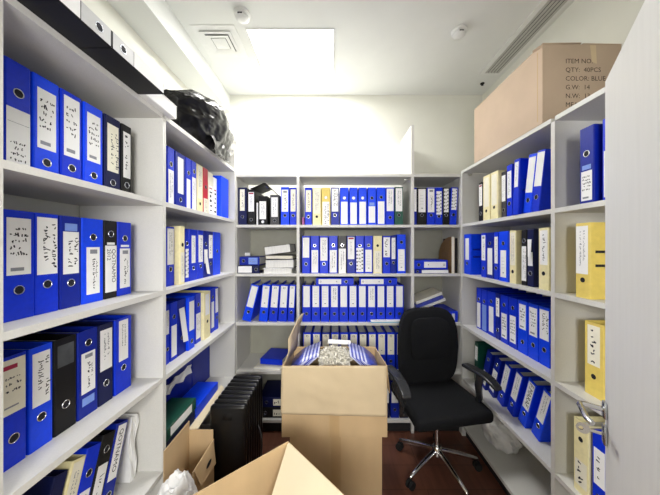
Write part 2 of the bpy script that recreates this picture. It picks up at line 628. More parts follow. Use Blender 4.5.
ORD = 'zeroth first second third fourth fifth sixth seventh eighth ninth tenth eleventh twelfth'.split()
ROW = ['top', 'second', 'third', 'fourth', 'bottom']
CNAME = {'blue': 'blue', 'bright': 'bright blue', 'deep': 'deep blue', 'navy': 'navy', 'black': 'black', 'grey': 'dark grey', 'cream': 'cream',
         'yellow': 'yellow', 'green': 'green', 'red': 'red', 'paper': 'white', 'labelcream': 'ivory'}
ROT = {'L': R(90), 'B': 0., 'R': R(-90)}
DEFLAB = {'U': ((.36, .93), .23), 'L': ((.04, .6), .72), 'N': (None, .25), 'F': ((.03, .97), None), 'FU': ((.36, .97), .23)}


def binder(label, group, loc, rot, w, h, d, col, feat, o, seed):
    rnd = random.Random(seed)
    t = thing('lever_arch_binder', label, 'binder', loc, rot, group)
    w, h = round(w, 3), round(h, 3)
    part('cover', ('c', w, h, d, col), lambda: cover_mb(w, h, d).build('cover', col), t)
    if not o.get('empty'):
        part('paper_block', ('p', w, h, d), lambda: MB().box((-w / 2 + .006, .02, .004), (w / 2 - .006, d - .012, h - .022)).build('paper_block', 'paperblock'), t)
    lab, hole = DEFLAB[feat]
    lab = o.get('lab', lab)
    hole = o.get('hole', hole)
    hk = o.get('hk', 'bare' if col in ('cream', 'yellow') else 'ring')
    if hole is not None:
        hz = round(hole * h, 4)
        ho = ring_mb(hz, hk, min(.0125, w * .28)).build('finger_ring', None, t, True)
        ho.location.x = o.get('hx', 0.)
    if lab:
        lw = o.get('lw', .055 if w > .065 else w * .74)
        lw = min(lw, w - .006)
        label_mesh(lw, lab[0] * h, lab[1] * h, o.get('st', 'fine'), o.get('lc', 'paper'), rnd, o.get('tx'), o.get('lx', 0.)).build('spine_label', None, t)
    if o.get('lab2'):
        a, b_, lc2 = o['lab2']
        q2 = w * o.get('l2w', .3)
        MB().box((-q2, -.0006, a * h), (q2, -.0001, b_ * h)).build('spine_sticker', lc2, t)
    if o.get('torn'):
        a, b_ = o['torn']
        q = w * .4
        MB().sheet([(-q, -.002, b_ * h), (q * .6, -.002, b_ * h), (q * 1.2, -.016, a * h), (-q * .2, -.012, (a + .02) * h)], .0006).build('torn_paper', 'paper', t)
    if o.get('slots'):           # the two metal-lined slots in the board that faces the room
        sx = o['slots']
        for f in (.42, .6):
            x = sx * (w / 2 + .0004)
            MB().box((min(x, x + sx * .0005), .02, f * h), (max(x, x + sx * .0005), .08, f * h + .011)).build('cover_slot', o.get('slotmat', 'metal'), t)
    return t


SEED = [0]
FEAT = {'U': 'high label', 'L': 'low label', 'N': 'blank spine', 'F': 'full label', 'FU': 'long label'}


def shelf_row(unit, row, face, bay, side, specs, first=1, rev=False, noun='binder'):
    """specs: (px0, px1, colour, feature, options), pixel extents of the spine base; side: what the count starts from"""
    z = LEV[unit][row] + .0006
    total = len(specs)
    prev = None
    for i, (p0, p1, col, feat, o) in enumerate(specs):
        fc = o.get('face', face)
        if unit == 'L':
            a0, a1 = F * fc / (CX - p0), F * fc / (CX - p1)
        elif unit == 'R':
            a0, a1 = -F * fc / (p0 - CX), -F * fc / (p1 - CX)
        else:
            a0, a1 = (p0 - CX) * fc / F, (p1 - CX) * fc / F
        if prev is not None and a0 < prev + .001:
            a0 = prev + .001
        w = o.get('w', max(.02, a1 - a0))
        a1 = a0 + w
        h = o.get('h', .318)
        lean = o.get('lean', 0.)
        d = o.get('d', .285)
        if lean:
            piv = a1 if lean > 0 else a0
            a1 = a0 + w / math.cos(lean)
            if lean > 0:
                piv = a1
                c, zz = piv - w / 2 * math.cos(lean), z + w / 2 * math.sin(lean)
            else:
                piv = a0
                c, zz = piv + w / 2 * math.cos(lean), z + w / 2 * math.sin(-lean)
        else:
            c, zz = (a0 + a1) / 2, z
        prev = a1
        loc = {'L': (-fc, c, zz), 'B': (c, fc, zz), 'R': (fc, -c, zz)}[unit]
        k = (total - i) if rev else (i + first)
        what = o.get('say') or f"{CNAME[col]} {noun}, {FEAT[feat]}"
        lb = f"{what}, {ORD[k]} from {side}, {ROW[row]} shelf, {bay}"
        SEED[0] += 1
        binder(lb, f"binders on the {ROW[row]} shelf, {bay}", loc, (0, lean, ROT[unit]), w, h, d, col, feat, o, SEED[0])


def lying(unit, label, group, px_left, y_front, z, col, o, w=.075, h=.318, hole_right=True, rotz=0., name_feat='U'):
    """a binder lying on its side, spine to the room (end wall)"""
    SEED[0] += 1
    a = -math.pi / 2 if hole_right else math.pi / 2
    x0 = (px_left - CX) * y_front / F
    x = x0 + h if hole_right else x0
    return binder(label, group, (x, y_front, z + w / 2 + .0006), (0, a, rotz), w, h, o.get('d', .285), col, name_feat, o, SEED[0])


LN, LFB = 'bay topped by lying binders', 'bay topped by black bag'
B1, B2, B3 = "end wall's radiator-side bay", "end wall's middle bay", "end wall's chair-side bay"
RFB, RNB = 'bay beneath the long carton', 'bay beside the open door'

# near bay of the left bookcase
shelf_row('L', 0, .92, LN, 'doorway', [
    (5, 31, 'blue', 'L', dict(lab=(.05, .57), hole=.72, st='low', lw=.06)),
    (33, 59.5, 'bright', 'U', dict(lab=(.29, .88), hole=.16, st='across')),
    (61, 82, 'blue', 'U', dict(lab=(.30, .95), hole=.18, st='across', lc='paper')),
    (84, 103, 'bright', 'U', dict(lab=(.33, .9), hole=.17, st='across')),
    (105, 120.5, 'navy', 'U', dict(lab=(.29, .9), hole=.15, st='hand', lc='labelcream')),
    (122, 131.5, 'black', 'U', dict(lab=(.27, .9), hole=.17, st='bold')),
])
HP = R(-90)
shelf_row('L', 1, .92, LN, 'doorway', [
    (2, 34.5, 'blue', 'U', dict(lab=(.41, .93), hole=.27, st='across', lw=.06)),
    (35, 59, 'blue', 'U', dict(lab=(.39, .96), hole=.29, st='hand', lw=.06)),
    (60.5, 81, 'deep', 'U', dict(lab=(.37, .83), hole=.27, st='hand', lab2=(.84, .92, 'labelblue'))),
    (82, 103.5, 'bright', 'L', dict(lab=(.1, .66), hole=.78, st='print')),
    (104.5, 117, 'black', 'L', dict(lab=(.08, .68), hole=.83, st='none', lw=.058, hk='ring', tx=[('QOTNAMO', .58, .93, .0265, HP, 'ink'), ('2012', .16, .93, .024, HP, 'ink')], lab2=(.69, .72, 'paper'))),
    (118, 131.5, 'blue', 'L', dict(lab=(.1, .64), hole=.78, st='print', lab2=(.66, .69, 'paper'))),
])
shelf_row('L', 2, .92, LN, 'doorway', [
    (0, 26.5, 'blue', 'U', dict(lab=(.48, .97), hole=.25, st='magenta', lw=.062, lc='labelcream')),
    (29, 53, 'bright', 'U', dict(lab=(.42, .94), hole=.30, st='hand', lw=.05)),
    (54.5, 76.5, 'black', 'U', dict(lab=(.70, .93), hole=.28, st='none', lc='labeldark', say='black binder, dim dark sticker')),
    (78, 98, 'deep', 'L', dict(lab=(.27, .74), hole=.85, st='print', lab2=(.13, .22, 'labelblue'))),
    (99, 113, 'navy', 'U', dict(lab=(.42, .93), hole=.25, st='fine')),
    (115, 131.5, 'blue', 'U', dict(lab=(.42, .97), hole=.32, st='fine', lw=.05)),
])
shelf_row('L', 3, .92, LN, 'doorway', [
    (20, 38, 'navy', 'N', dict(lean=.3)),
    (42, 60, 'cream', 'F', dict(lean=.3, st='fine', lc='labelcream')),
    (60, 78, 'blue', 'L', dict(lean=.3, lab=(.1, .55), hole=.72, st='fine', w=.06)),
    (80, 95, 'black', 'L', dict(lean=.3, lab=(.1, .66), hole=.82, st='hand1', w=.062)),
    (97, 113, 'deep', 'U', dict(lean=.3, lab=(.34, .97), hole=.18, st='none', w=.062, tx=[('QOTNAMO', .3, .92, .03, HP, 'ink')])),
])
# far bay of the left bookcase
shelf_row('L', 0, .885, LFB, 'doorway', [
    (167.5, 174.5, 'blue', 'L', dict(lab=(.03, .62), hole=.72)),
    (175.5, 185.5, 'deep', 'U', dict(lab=(.27, .92), hole=.16, st='none')),
    (186, 191, 'blue', 'L', dict(lab=(.03, .6), hole=.72, st='none')),
    (191.5, 196.5, 'blue', 'L', dict(lab=(.03, .68), hole=.8)),
    (197, 203, 'cream', 'F', dict(hole=.2, st='fine', lab=(.3, .97), lc='labelcream')),
    (203.3, 208, 'red', 'L', dict(lab=(.03, .35), hole=.6, st='fine', lc='labelcream')),
    (208.5, 213, 'labelcream', 'F', dict(st='picture', lab=(.05, .7), h=.31)),
    (213.3, 217, 'paper', 'F', dict(st='picture', lab=(.04, .75), h=.29)),
    (220.5, 228.5, 'bright', 'N', dict(hole=None, face=.855)),
])
shelf_row('L', 1, .88, LFB, 'doorway', [
    (166.5, 174.5, 'blue', 'U', dict(lab=(.36, .97), hole=.28)),
    (175, 184.8, 'cream', 'L', dict(lab=(.04, .55), hole=.68, hk='bare', st='fine', lc='labelcream', face=.85, h=.325)),
    (185, 189, 'blue', 'L', dict(lab=(.08, .62), hole=.72, st='dots')),
    (189.5, 197.3, 'blue', 'U', dict(lab=(.34, .88), hole=.24, st='fine', lw=.045)),
    (198, 203.3, 'blue', 'U', dict(lab=(.34, .9), hole=.26)),
    (203.6, 208, 'deep', 'L', dict(lab=(.3, .6), hole=.72, st='none', torn=(.06, .5))),
    (208.3, 213, 'deep', 'U', dict(lab=(.4, .92), hole=.28, st='hand1')),
    (213.5, 220.5, 'bright', 'N', dict(hole=.55)),
])
shelf_row('L', 2, .89, LFB, 'doorway', [
    (165.5, 169.5, 'blue', 'U', dict(lab=(.5, .9), hole=.25)),
    (170.5, 177.5, 'blue', 'L', dict(lab=(.06, .6), hole=.75, st='none')),
    (178, 186, 'deep', 'N', dict(hole=.3, torn=(.2, .85))),
    (187, 194.8, 'bright', 'U', dict(lab=(.36, .92), hole=.15, st='none', face=.875)),
    (195.5, 201, 'blue', 'L', dict(lab=(.08, .6), hole=.78)),
    (202, 210.5, 'cream', 'U', dict(lab=(.5, .95), hole=.36, st='none', face=.87)),
    (211, 214.5, 'blue', 'L', dict(lab=(.1, .7), hole=.8, st='none')),
    (215, 218.5, 'blue', 'U', dict(lab=(.4, .97), hole=.28, st='none')),
])
# end wall, radiator-side bay
zb = 2.25
shelf_row('B', 0, zb, B1, 'radiator', [
    (238, 246.6, 'navy', 'U', dict(lab=(.38, .95), hole=.22, lc='labelcream', lw=.04, st='hand1')),
    (247.4, 255, 'black', 'U', dict(lab=(.38, .93), hole=.15, st='redtop', h=.30)),
    (258.3, 267.2, 'black', 'U', dict(lab=(.2, .82), hole=.11, h=.245, hk='white')),
    (270, 279, 'grey', 'U', dict(lab=(.27, .92), hole=.15, h=.255)),
    (280.8, 289, 'bright', 'U', dict(lab=(.35, .93), hole=.25, h=.322, st='print')),
    (289.8, 296.4, 'blue', 'U', dict(lab=(.36, .95), hole=.25, st='hand1', lc='labelcream')),
])
# end wall, middle bay, first three rows
mids = [
    [(304.8, 312, 'blue', 'U', dict(lc='labelcream', st='hand1', lab=(.35, .93), hole=.22)),
     (312.6, 321, 'cream', 'U', dict(lab=(.3, .97), hole=.22, lc='labelcream')),
     (321.5, 330.2, 'yellow', 'L', dict(lab=(.0, .62), hole=.73, hk='white', st='hand', lw=.058)),
     (331, 339, 'deep', 'U', dict(lab=(.36, .97), hole=.26, st='hand')),
     (340, 348.6, 'bright', 'L', dict(lab=(.03, .62), hole=.72, st='none', hk='white')),
     (349.5, 357.6, 'bright', 'L', dict(lab=(.03, .6), hole=.72, st='none', hk='white')),
     (358.5, 366.8, 'bright', 'L', dict(lab=(.03, .62), hole=.72, st='none', hk='white')),
     (367.8, 376, 'bright', 'L', dict(lab=(.06, .5), hole=.72, st='none', lab2=(.52, .6, 'labelblue'), say='bright blue binder, round sticker')),
     (376.8, 385.5, 'bright', 'L', dict(lab=(.03, .63), hole=.74, st='none')),
     (386, 394.2, 'blue', 'U', dict(lab=(.37, .97), hole=.2, lw=.058)),
     (394.8, 403.2, 'green', 'U', dict(lab=(.36, .97), hole=.26, h=.322))],
    [(302, 310, 'blue', 'U', dict(lab=(.42, .95), hole=.25, st='none')),
     (310.6, 319, 'blue', 'L', dict(lab=(.02, .62), hole=.74)),
     (319.6, 328.2, 'blue', 'U', dict(lab=(.34, .95), hole=.25, st='fine', lw=.06)),
     (328.9, 337.6, 'blue', 'L', dict(lab=(.02, .62), hole=.75, lw=.058)),
     (338.2, 346.4, 'grey', 'L', dict(lab=(.0, .66), hole=.75, st='fine', lw=.06)),
     (347, 355.2, 'deep', 'U', dict(lab=(.38, .97), hole=.26, st='redtop')),
     (355.8, 363.9, 'blue', 'L', dict(lab=(.04, .68), hole=.74, st='dots', lw=.06)),
     (364.5, 372.7, 'blue', 'L', dict(lab=(.04, .63), hole=.75, st='mark')),
     (373.3, 382, 'cream', 'FU', dict(lab=(.03, .6), hole=.74, lc='labelcream', st='fine', say='cream binder, bare hole')),
     (382.8, 390.6, 'blue', 'U', dict(lab=(.43, .96), hole=.26, st='bold')),
     (391, 396, 'deep', 'U', dict(lab=(.38, .95), hole=.28)),
     (397, 405.8, 'bright', 'L', dict(lab=(.06, .62), hole=.8, st='mark', h=.33))],
    [(302.2 + 9.3 * i, 302.2 + 9.3 * i + 8.7, 'blue', 'U', dict(lab=(.4, .97), hole=.22, st='mark' if i in (1, 2, 5, 9) else 'fine' if i in (3, 7) else 'none', h=.312, w=.073)) for i in range(11)],
    [(303.0 + 9.3 * i, 303.0 + 9.3 * i + 8.6, 'deep' if i in (2, 6) else 'blue', 'U', dict(lab=(.4, .95), hole=.22, st='square', h=.315, w=.072, lc='labelcream')) for i in range(11)],
    [(372.0 + 9.3 * i, 372.0 + 9.3 * i + 8.6, 'navy' if i % 2 else 'deep', 'U', dict(lab=(.4, .95), hole=.22, st='fine', w=.072)) for i in range(4)],
]
for r_, sp in enumerate(mids):
    shelf_row('B', r_, zb if r_ != 3 else zb + .01, B2, 'radiator', sp)
# end wall, chair-side bay
shelf_row('B', 0, zb, B3, 'radiator', [
    (413.9, 416.8, 'deep', 'U', dict(lab=(.36, .95), hole=None)),
    (417.4, 426.6, 'black', 'U', dict(lab=(.34, .96), hole=.26, lw=.06, st='mark')),
    (427.2, 435, 'blue', 'U', dict(lab=(.34, .97), hole=.26, st='print')),
    (435.5, 442.6, 'blue', 'U', dict(lab=(.28, .9), hole=.23, st='dots')),
    (443.1, 449.4, 'black', 'U', dict(lab=(.34, .97), hole=.26, st='dots')),
    (449.6, 456, 'blue', 'FU', dict(lab=(.4, .97), hole=.27, lean=.05, st='dots', w=.058)),
])
# end wall third row, radiator side: leaning binders
shelf_row('B', 2, zb, B1, 'radiator', [
    (241.5, 249.5, 'bright', 'U', dict(lean=.25, lab=(.38, .96), hole=.25, st='none', w=.072, h=.315)),
    (258.5, 267, 'bright', 'U', dict(lean=.10, lab=(.38, .96), hole=.25, st='square', w=.072, h=.315)),
    (268.5, 277, 'blue', 'U', dict(lean=.08, lab=(.38, .96), hole=.25, st='square', w=.072, h=.315)),
    (278, 286.5, 'blue', 'U', dict(lean=.06, lab=(.38, .96), hole=.25, st='square', w=.072, h=.315)),
    (287.4, 293.6, 'blue', 'U', dict(lean=.05, lab=(.38, .96), hole=.25, st='square', w=.056, h=.315)),
])
# right bookcase, corner bay
shelf_row('R', 0, 1.08, RFB, 'corner', [
    (478.7, 482.6, 'black', 'U', dict(lab=(.4, .95), hole=.2, h=.285, st='redtop')),
    (483, 489.8, 'cream', 'U', dict(lab=(.3, .95), hole=.21, lc='labelcream', st='none')),
    (490.5, 498, 'cream', 'U', dict(lab=(.3, .95), hole=.25, lc='labelcream', st='none')),
    (499, 506, 'grey', 'U', dict(lab=(.36, .92), hole=.17, h=.30, st='fine', face=1.10)),
    (506.6, 512, 'blue', 'U', dict(lab=(.36, .88), hole=.25)),
    (512.3, 518, 'blue', 'U', dict(lab=(.5, .95), hole=None, lean=.05, lw=.03, slots=1, face=1.055)),
    (522.5, 530.5, 'bright', 'U', dict(lab=(.35, .95), hole=.22, lean=.15, lw=.05, st='none')),
    (530, 536, 'blue', 'U', dict(lab=(.42, .97), hole=.24, lean=.15, w=.055, lw=.052, st='none')),
])
shelf_row('R', 1, 1.085, RFB, 'corner', [
    (464, 470.5, 'bright', 'U', dict(lab=(.36, .9), hole=.27, slots=1, face=1.065, st='none')),
    (481, 486, 'blue', 'U', dict(lab=(.38, .95), hole=.2, st='print')),
    (486.4, 493.5, 'deep', 'L', dict(lab=(.08, .66), hole=.76, st='none')),
    (494, 498.3, 'blue', 'U', dict(lab=(.34, .9), hole=.24)),
    (498.8, 508, 'bright', 'L', dict(lab=(.08, .62), hole=.76, face=1.075, st='mark')),
    (509.5, 516, 'cream', 'U', dict(lab=(.34, .96), hole=.22, lc='labelcream', face=1.08)),
    (521.3, 526.6, 'black', 'L', dict(lab=(.08, .7), hole=.8, st='hand', lw=.052)),
    (527.2, 533.5, 'navy', 'U', dict(lab=(.36, .6), hole=.23, torn=(.5, .82), st='none')),
    (538.5, 549, 'cream', 'U', dict(lab=(.4, .96), hole=.26, st='hand1', face=1.08, lw=.05)),
])
shelf_row('R', 2, 1.14, RFB, 'corner', [
    (476.5, 481, 'blue', 'L', dict(lab=(.03, .64), hole=.72, st='none')),
    (481.5, 487, 'blue', 'L', dict(lab=(.03, .64), hole=.72, lc='labelblue', st='none')),
    (487.5, 495, 'blue', 'L', dict(lab=(.08, .66), hole=.78, st='none')),
    (495.5, 499.8, 'deep', 'U', dict(lab=(.5, .9), hole=.2, st='bold')),
    (500.3, 508, 'blue', 'L', dict(lab=(.1, .62), hole=.8, st='across')),
    (508.7, 517, 'blue', 'L', dict(lab=(.1, .64), hole=.8, st='across')),
    (517.7, 527.5, 'bright', 'U', dict(lab=(.46, .93), hole=.22, st='across')),
    (528.2, 538.3, 'bright', 'U', dict(lab=(.42, .93), hole=.26, st='across', lw=.06)),
    (539, 549.5, 'bright', 'U', dict(lab=(.44, .95), hole=.27, st='hand', lw=.062)),
])
shelf_row('R', 3, 1.14, RFB, 'corner', [
    (474, 478, 'green', 'U', dict(lab=(.55, .9), hole=None, w=.05, lean=.04)),
    (480, 485, 'deep', 'L', dict(lab=(.1, .45), hole=.8, w=.065, lean=.30)),
    (487.5, 492, 'deep', 'L', dict(lab=(.12, .66), hole=.82, w=.065, lean=.30, st='fine')),
    (496.2, 503, 'blue', 'U', dict(lab=(.35, .95), hole=.2, w=.065, lean=.30, st='fine')),
    (506, 512, 'blue', 'U', dict(lab=(.35, .95), hole=.22, w=.065, lean=.30, st='fine')),
    (517, 524, 'bright', 'U', dict(lab=(.36, .95), hole=.25, w=.065, lean=.30, st='none', tx=[('F.MARAF', .26, .97, .042, HP, 'ink')])),
    (530, 537, 'bright', 'U', dict(lab=(.36, .95), hole=.25, w=.065, lean=.30, st='fine')),
])
# right bookcase, bay beside the door
shelf_row('R', 0, 1.062, RNB, 'corner', [
    (579.5, 594, 'deep', 'L', dict(lab=(.03, .42), hole=.65, st='across', lab2=(.44, .5, 'labelblue'))),
    (602, 618, 'blue', 'L', dict(lab=(.03, .6), hole=.72)),
])
shelf_row('R', 1, 1.075, RNB, 'corner', [(575.5, 590.5, 'yellow', 'U', dict(lab=(.32, .96), hole=.24, lx=-.004, st='fine', slots=1, slotmat='dark', h=.324))])
shelf_row('R', 2, 1.12, RNB, 'corner', [(584.5, 603.5, 'yellow', 'U', dict(lab=(.42, .96), hole=.27, st='bold', lc='labelcream'))])
shelf_row('R', 3, 1.085, RNB, 'corner', [
    (573.5, 588.5, 'cream', 'L', dict(lab=(.1, .45), hole=.75, st='bold', lc='labelcream')),
    (592, 607, 'blue', 'U', dict(lab=(.33, .8), hole=.18, st='bold', lc='paper')),
])


# ------------------------------------------------------------------ loose files on the shelves
def slab(name, label, cat, lo, hi, key, group=None, rot=(0, 0, 0), bev=0., parts=None):
    """a flat file, folder or sheet, built about its own base centre"""
    c = Vector(((lo[0] + hi[0]) / 2, (lo[1] + hi[1]) / 2, lo[2]))
    t = thing(name, label, cat, c, rot, group)
    sx, sy, sz = (hi[0] - lo[0]) / 2, (hi[1] - lo[1]) / 2, hi[2] - lo[2]
    return t, sx, sy, sz


def lying_file(label, px0, px1, yf, z, th, cover, rot=(0, 0, 0), depth=.27, group=None, block='paperblock'):
    """a file lying flat with the paper edges towards the room: two boards, a spine at the back, the paper between"""
    x0, x1 = (px0 - CX) * yf / F, (px1 - CX) * yf / F
    t, sx, sy, sz = slab('paper_file', label, 'file', (x0, yf, z), (x1, yf + depth, z + th), cover, group, rot)
    b = .0025
    MB().box((-sx, -sy, 0), (sx, sy, b)).box((-sx, -sy, sz - b), (sx, sy, sz)).box((-sx, sy - b, b), (sx, sy, sz - b)).build('cover', cover, t)
    MB().box((-sx + .006, -sy + .004, b), (sx - .01, sy - .006, sz - b)).build('paper_block', block, t)
    return t


def sheets(label, lo, hi, n, keys, rot=0., jit=.006):
    t, sx, sy, sz = slab('loose_sheets', label, 'papers', lo, hi, None, None, (0, 0, rot))
    for i in range(n):
        q = random.uniform(-jit, jit)
        MB().box((-sx + q, -sy + q, sz * i / n), (sx + q, sy - q, sz * (i + .85) / n)).build('sheet', keys[i % len(keys)], t)
    return t


zt = LEV['B']
e = .0008
# radiator-side bay, top shelf: the tent, a thin file and a sheet
tt = thing('open_binder', 'open black binder lying like a tent over standing binders, top shelf, radiator-side bay', 'binder', ((264 - CX) * zb / F, zb, zt[0] + .357))
for nm, dx, dz in (('front_cover', -.118, -.0475), ('back_cover', .108, -.097)):
    sg = -1 if dx < 0 else 1
    MB().sheet([(sg * .012, 0, -.004), (dx, 0, dz), (dx, .27, dz), (sg * .012, .27, -.004)], .004).build(nm, 'black', tt)
MB().box((-.013, 0, -.004), (.013, .27, .0005)).build('spine', 'black', tt)
MB().tube([(-.004, .06, -.012), (.02, .06, -.028), (.03, .06, -.04), (.02, .06, -.048)], .002, 6).build('ring_mechanism', 'chrome', tt)
t = thing('thin_folder', 'thin white folder standing between black binders under the tent-like binder', 'folder', ((256.9 - CX) * zb / F, zb + .01, zt[0] + e))
MB().box((-.006, 0, 0), (-.004, .22, .19)).box((.004, 0, 0), (.006, .22, .19)).box((-.004, 0, 0), (.004, .002, .19)).build('cover', 'paper', t)
MB().box((-.0035, .003, .002), (.0035, .21, .18)).build('paper_block', 'paperblock', t)
t = thing('pink_booklet', 'small pink booklet beside the first blue binder, top shelf, middle bay', 'booklet', ((303 - CX) * zb / F, zb + .01, zt[0] + e))
MB().box((-.008, 0, 0), (.008, .2, .066)).build('cover', 'pink', t)
MB().box((-.006, .003, .001), (.006, .203, .067)).build('paper_block', 'paperblock', t)
# second shelf, radiator-side bay
G = 'files lying in a pile on the second shelf, radiator-side bay'
z1 = zt[1]
lying_file('white file at the bottom of the pile of lying files', 263, 292.5, 2.24, z1 + e, .043, 'paper', group=G)
lying_file('thick black-backed file with bulging white paper, second from bottom of the pile', 265, 294.5, 2.25, z1 + .045, .072, 'black', group=G, rot=(0, R(-1), 0))
lying_file('thin grey file third up in the pile of lying files', 265, 293.5, 2.25, z1 + .122, .03, 'grey', group=G, block='labelcream')
lying_file('tilted grey-backed file with white paper on top of the pile', 264.5, 291.5, 2.25, z1 + .168, .07, 'grey', rot=(0, R(-7), 0), group=G)
lying('B', 'small navy binder lying at the bottom, beside the pile of files, white label', 'small binders lying on the second shelf', 237.5, 2.24, z1, 'navy', dict(lab=(.35, .97), hole=.15, st='none', empty=True), w=.068, h=.185)
lying('B', 'small blue binder lying on a navy one, beside the pile of files, low label', 'small binders lying on the second shelf', 239.5, 2.25, z1 + .07, 'deep', dict(lab=(.1, .55), hole=.8, st='fine', lc='labelblue'), w=.07, h=.17)
t = thing('paper_bundle', 'small bundle of white paper on the second shelf behind two small lying binders', 'papers', ((241 - CX) * 2.3 / F, 2.445, z1 + .142))
MB().rbox((.07, .02, .03), .004, 2, xf=Matrix.Translation((0, 0, .015))).build('sheet', 'paper', t)
# second shelf, chair-side bay
lying('B', 'white binder with blue end lying under a blue binder, second shelf, chair-side bay', 'binders lying on the second shelf, chair-side bay', 414.2, 2.235, z1, 'deep', dict(lab=(.22, .99), hole=.1, st='none', lw=.026), w=.033, h=.29, hole_right=False)
lying('B', 'blue binder lying on a thin white one, second shelf, chair-side bay', 'binders lying on the second shelf, chair-side bay', 414.0, 2.24, z1 + .0345, 'blue', dict(lab=(.3, .95), hole=.14, st='square', lw=.05), w=.078, h=.285, hole_right=False)
t = thing('magazine_file', 'brown magazine file with a curved side, chair-side bay, second shelf', 'magazine file', (.996, 2.25, z1 + e))
n = 10
prof = [(0, 0, 0), (0, 0, .31)] + [(0, .02 + .25 * math.sin(math.pi / 2 * k / n), .31 - .19 * (1 - math.cos(math.pi / 2 * k / n))) for k in range(n + 1)] + [(0, .27, 0)]
MB().prism(prof, (.003, 0, 0)).build('side_panel', 'brownboard', t)
MB().prism([Vector(p) + Vector((.026, 0, 0)) for p in prof], (.003, 0, 0)).build('side_panel', 'brownboard', t)
MB().box((.003, 0, 0), (.026, .003, .31)).build('front_panel', 'labelcream', t)
t = thing('thin_folder', 'thin dark folder standing between magazine file and the bookcase end', 'folder', (1.042, 2.26, z1 + e))
MB().box((-.008, 0, 0), (-.006, .25, .3)).box((.006, 0, 0), (.008, .25, .3)).box((-.006, 0, 0), (.006, .002, .3)).build('cover', 'black', t)
MB().box((-.005, .003, .002), (.005, .24, .29)).build('paper_block', 'paperblock', t)
# third shelf: binders lying over the row, sheets at the front
z2 = zt[2]
GL = 'binders lying over the standing row, third shelf, middle bay'
lying('B', 'blue binder lying over the standing row, the one towards the radiator', GL, 316, 2.24, z2 + .3135, 'blue', dict(lab=(.33, .93), hole=.2, st='square', lw=.042, hk='ring'), w=.058)
lying('B', 'blue binder lying over the standing row, the one towards the chair', GL, 359.5, 2.24, z2 + .3135, 'blue', dict(lab=(.36, .96), hole=.19, st='square', lw=.042), w=.058)
sheets('white and cyan leaflets lying on the third shelf beside the chair back', (.31, 2.205, z2 + e), (.56, 2.246, z2 + .022), 4, ['paper', 'cyan', 'paper', 'paper'], R(2), .003)
# third shelf, chair-side bay: tilted heap over lying binders
lying('B', 'blue binder lying under tilted folders behind the chair back', 'files behind the chair back', 414.5, 2.25, z2, 'blue', dict(lab=(.3, .95), hole=.14, st='none'), w=.075, h=.22, hole_right=False)
lying('B', 'blue binder lying with a white label near the bookcase end, behind the chair', 'files behind the chair back', 442.5, 2.24, z2, 'blue', dict(lab=(.62, .8), hole=.25, st='none'), w=.09, h=.13, hole_right=False)
an = R(-21)
for i, (key, label, dl, th, ln) in enumerate((('paper', 'white folder tilted at the bottom of the sloping heap behind the chair', .0, .02, .27), ('folder', 'blue folder tilted in the middle of the sloping heap behind the chair', .024, .03, .25),
                                              ('labelcream', 'pale folder with brown top tilted uppermost on the sloping heap behind the chair', .058, .022, .24))):
    o0 = Vector((.682 + .022, 2.26, z2 + .084 + dl / math.cos(an)))
    t = thing('document_folder', label, 'folder', o0, (0, an, 0), 'tilted folders behind the chair back')
    MB().box((0, 0, 0), (ln, .24, .002)).box((0, 0, th - .002), (ln, .24, th)).box((0, .238, .002), (ln, .24, th - .002)).build('cover', key, t)
    MB().box((.003, .002, .0022), (ln - .002, .236, th - .0022)).build('paper_block', 'paperblock' if i != 1 else 'folder', t)
# fourth and bottom shelf, radiator side
z3, z4 = zt[3], zt[4]
sheets('thin stack of white sheets under a lying blue binder, fourth shelf, radiator-side bay', ((256 - CX) * 2.26 / F, 2.23, z3 + e), ((284 - CX) * 2.26 / F, 2.47, z3 + .024), 4, ['paper', 'labelcream'], R(-7))
lying('B', 'blue binder lying on white sheets, fourth shelf, radiator-side bay', 'binders lying low in the radiator-side bay', 259, 2.27, z3 + .026, 'blue', dict(lab=None, hole=None, d=.24), w=.05, h=.2, rotz=R(-9), name_feat='N')
lying('B', 'dark binder lying at the very bottom, beside the radiator, grey label', 'binders lying low in the radiator-side bay', 258, 2.25, z4, 'black', dict(lab=(.12, .6), hole=.8, st='bold', lc='labelcream'), w=.085)
lying('B', 'navy binder lying upon a dark one on the bottom shelf beside the radiator', 'binders lying low in the radiator-side bay', 259, 2.255, z4 + .0865, 'navy', dict(lab=(.12, .62), hole=.8, st='bold', lc='labelcream'), w=.085)

# bag-topped bookcase: paper stack, corner bay's low shelf
zl = LEV['L']
t = thing('paper_stack', 'tall curled stack of white papers standing beside the leaning binders', 'papers', (-.93, 1.236, zl[3] + e))
for i in range(6):
    x = -.028 + i * .0065
    pts = [(0 + .004 * math.sin(k * 1.3 + i), x + .010 * math.sin(k * .9 + .3 * i) * (k / 8) + (.006 if k > 6 else 0), .29 * k / 8 * (1 - .015 * (i % 3))) for k in range(9)]
    mb = MB()
    vs, fs = [], []
    for (px_, py_, pz_) in pts:
        vs += [(px_, py_, pz_), (px_ - .2, py_, pz_), (px_ - .2, py_ + .005, pz_), (px_, py_ + .005, pz_)]
    for k in range(8):
        for q in range(4):
            fs.append((k * 4 + q, k * 4 + (q + 1) % 4, k * 4 + 4 + (q + 1) % 4, k * 4 + 4 + q))
    fs += [(0, 1, 2, 3), (32, 33, 34, 35)]
    mb.add(vs, fs).build('sheet', 'paper', t)
GZ = 'binders in the low corner-bay shelf under the black bag'
binder('deep blue binder showing its cover, near the doorway, fourth shelf under the black bag', GZ, (-1.06, 1.335, zl[3] + e), (0, 0, 0), .07, .318, .285, 'deep', 'N', {}, 901)
binder('deep blue binder showing its cover, mid-shelf, fourth shelf under the black bag', GZ, (-1.06, 1.625, zl[3] + e), (0, 0, 0), .07, .318, .285, 'deep', 'N', {}, 902)
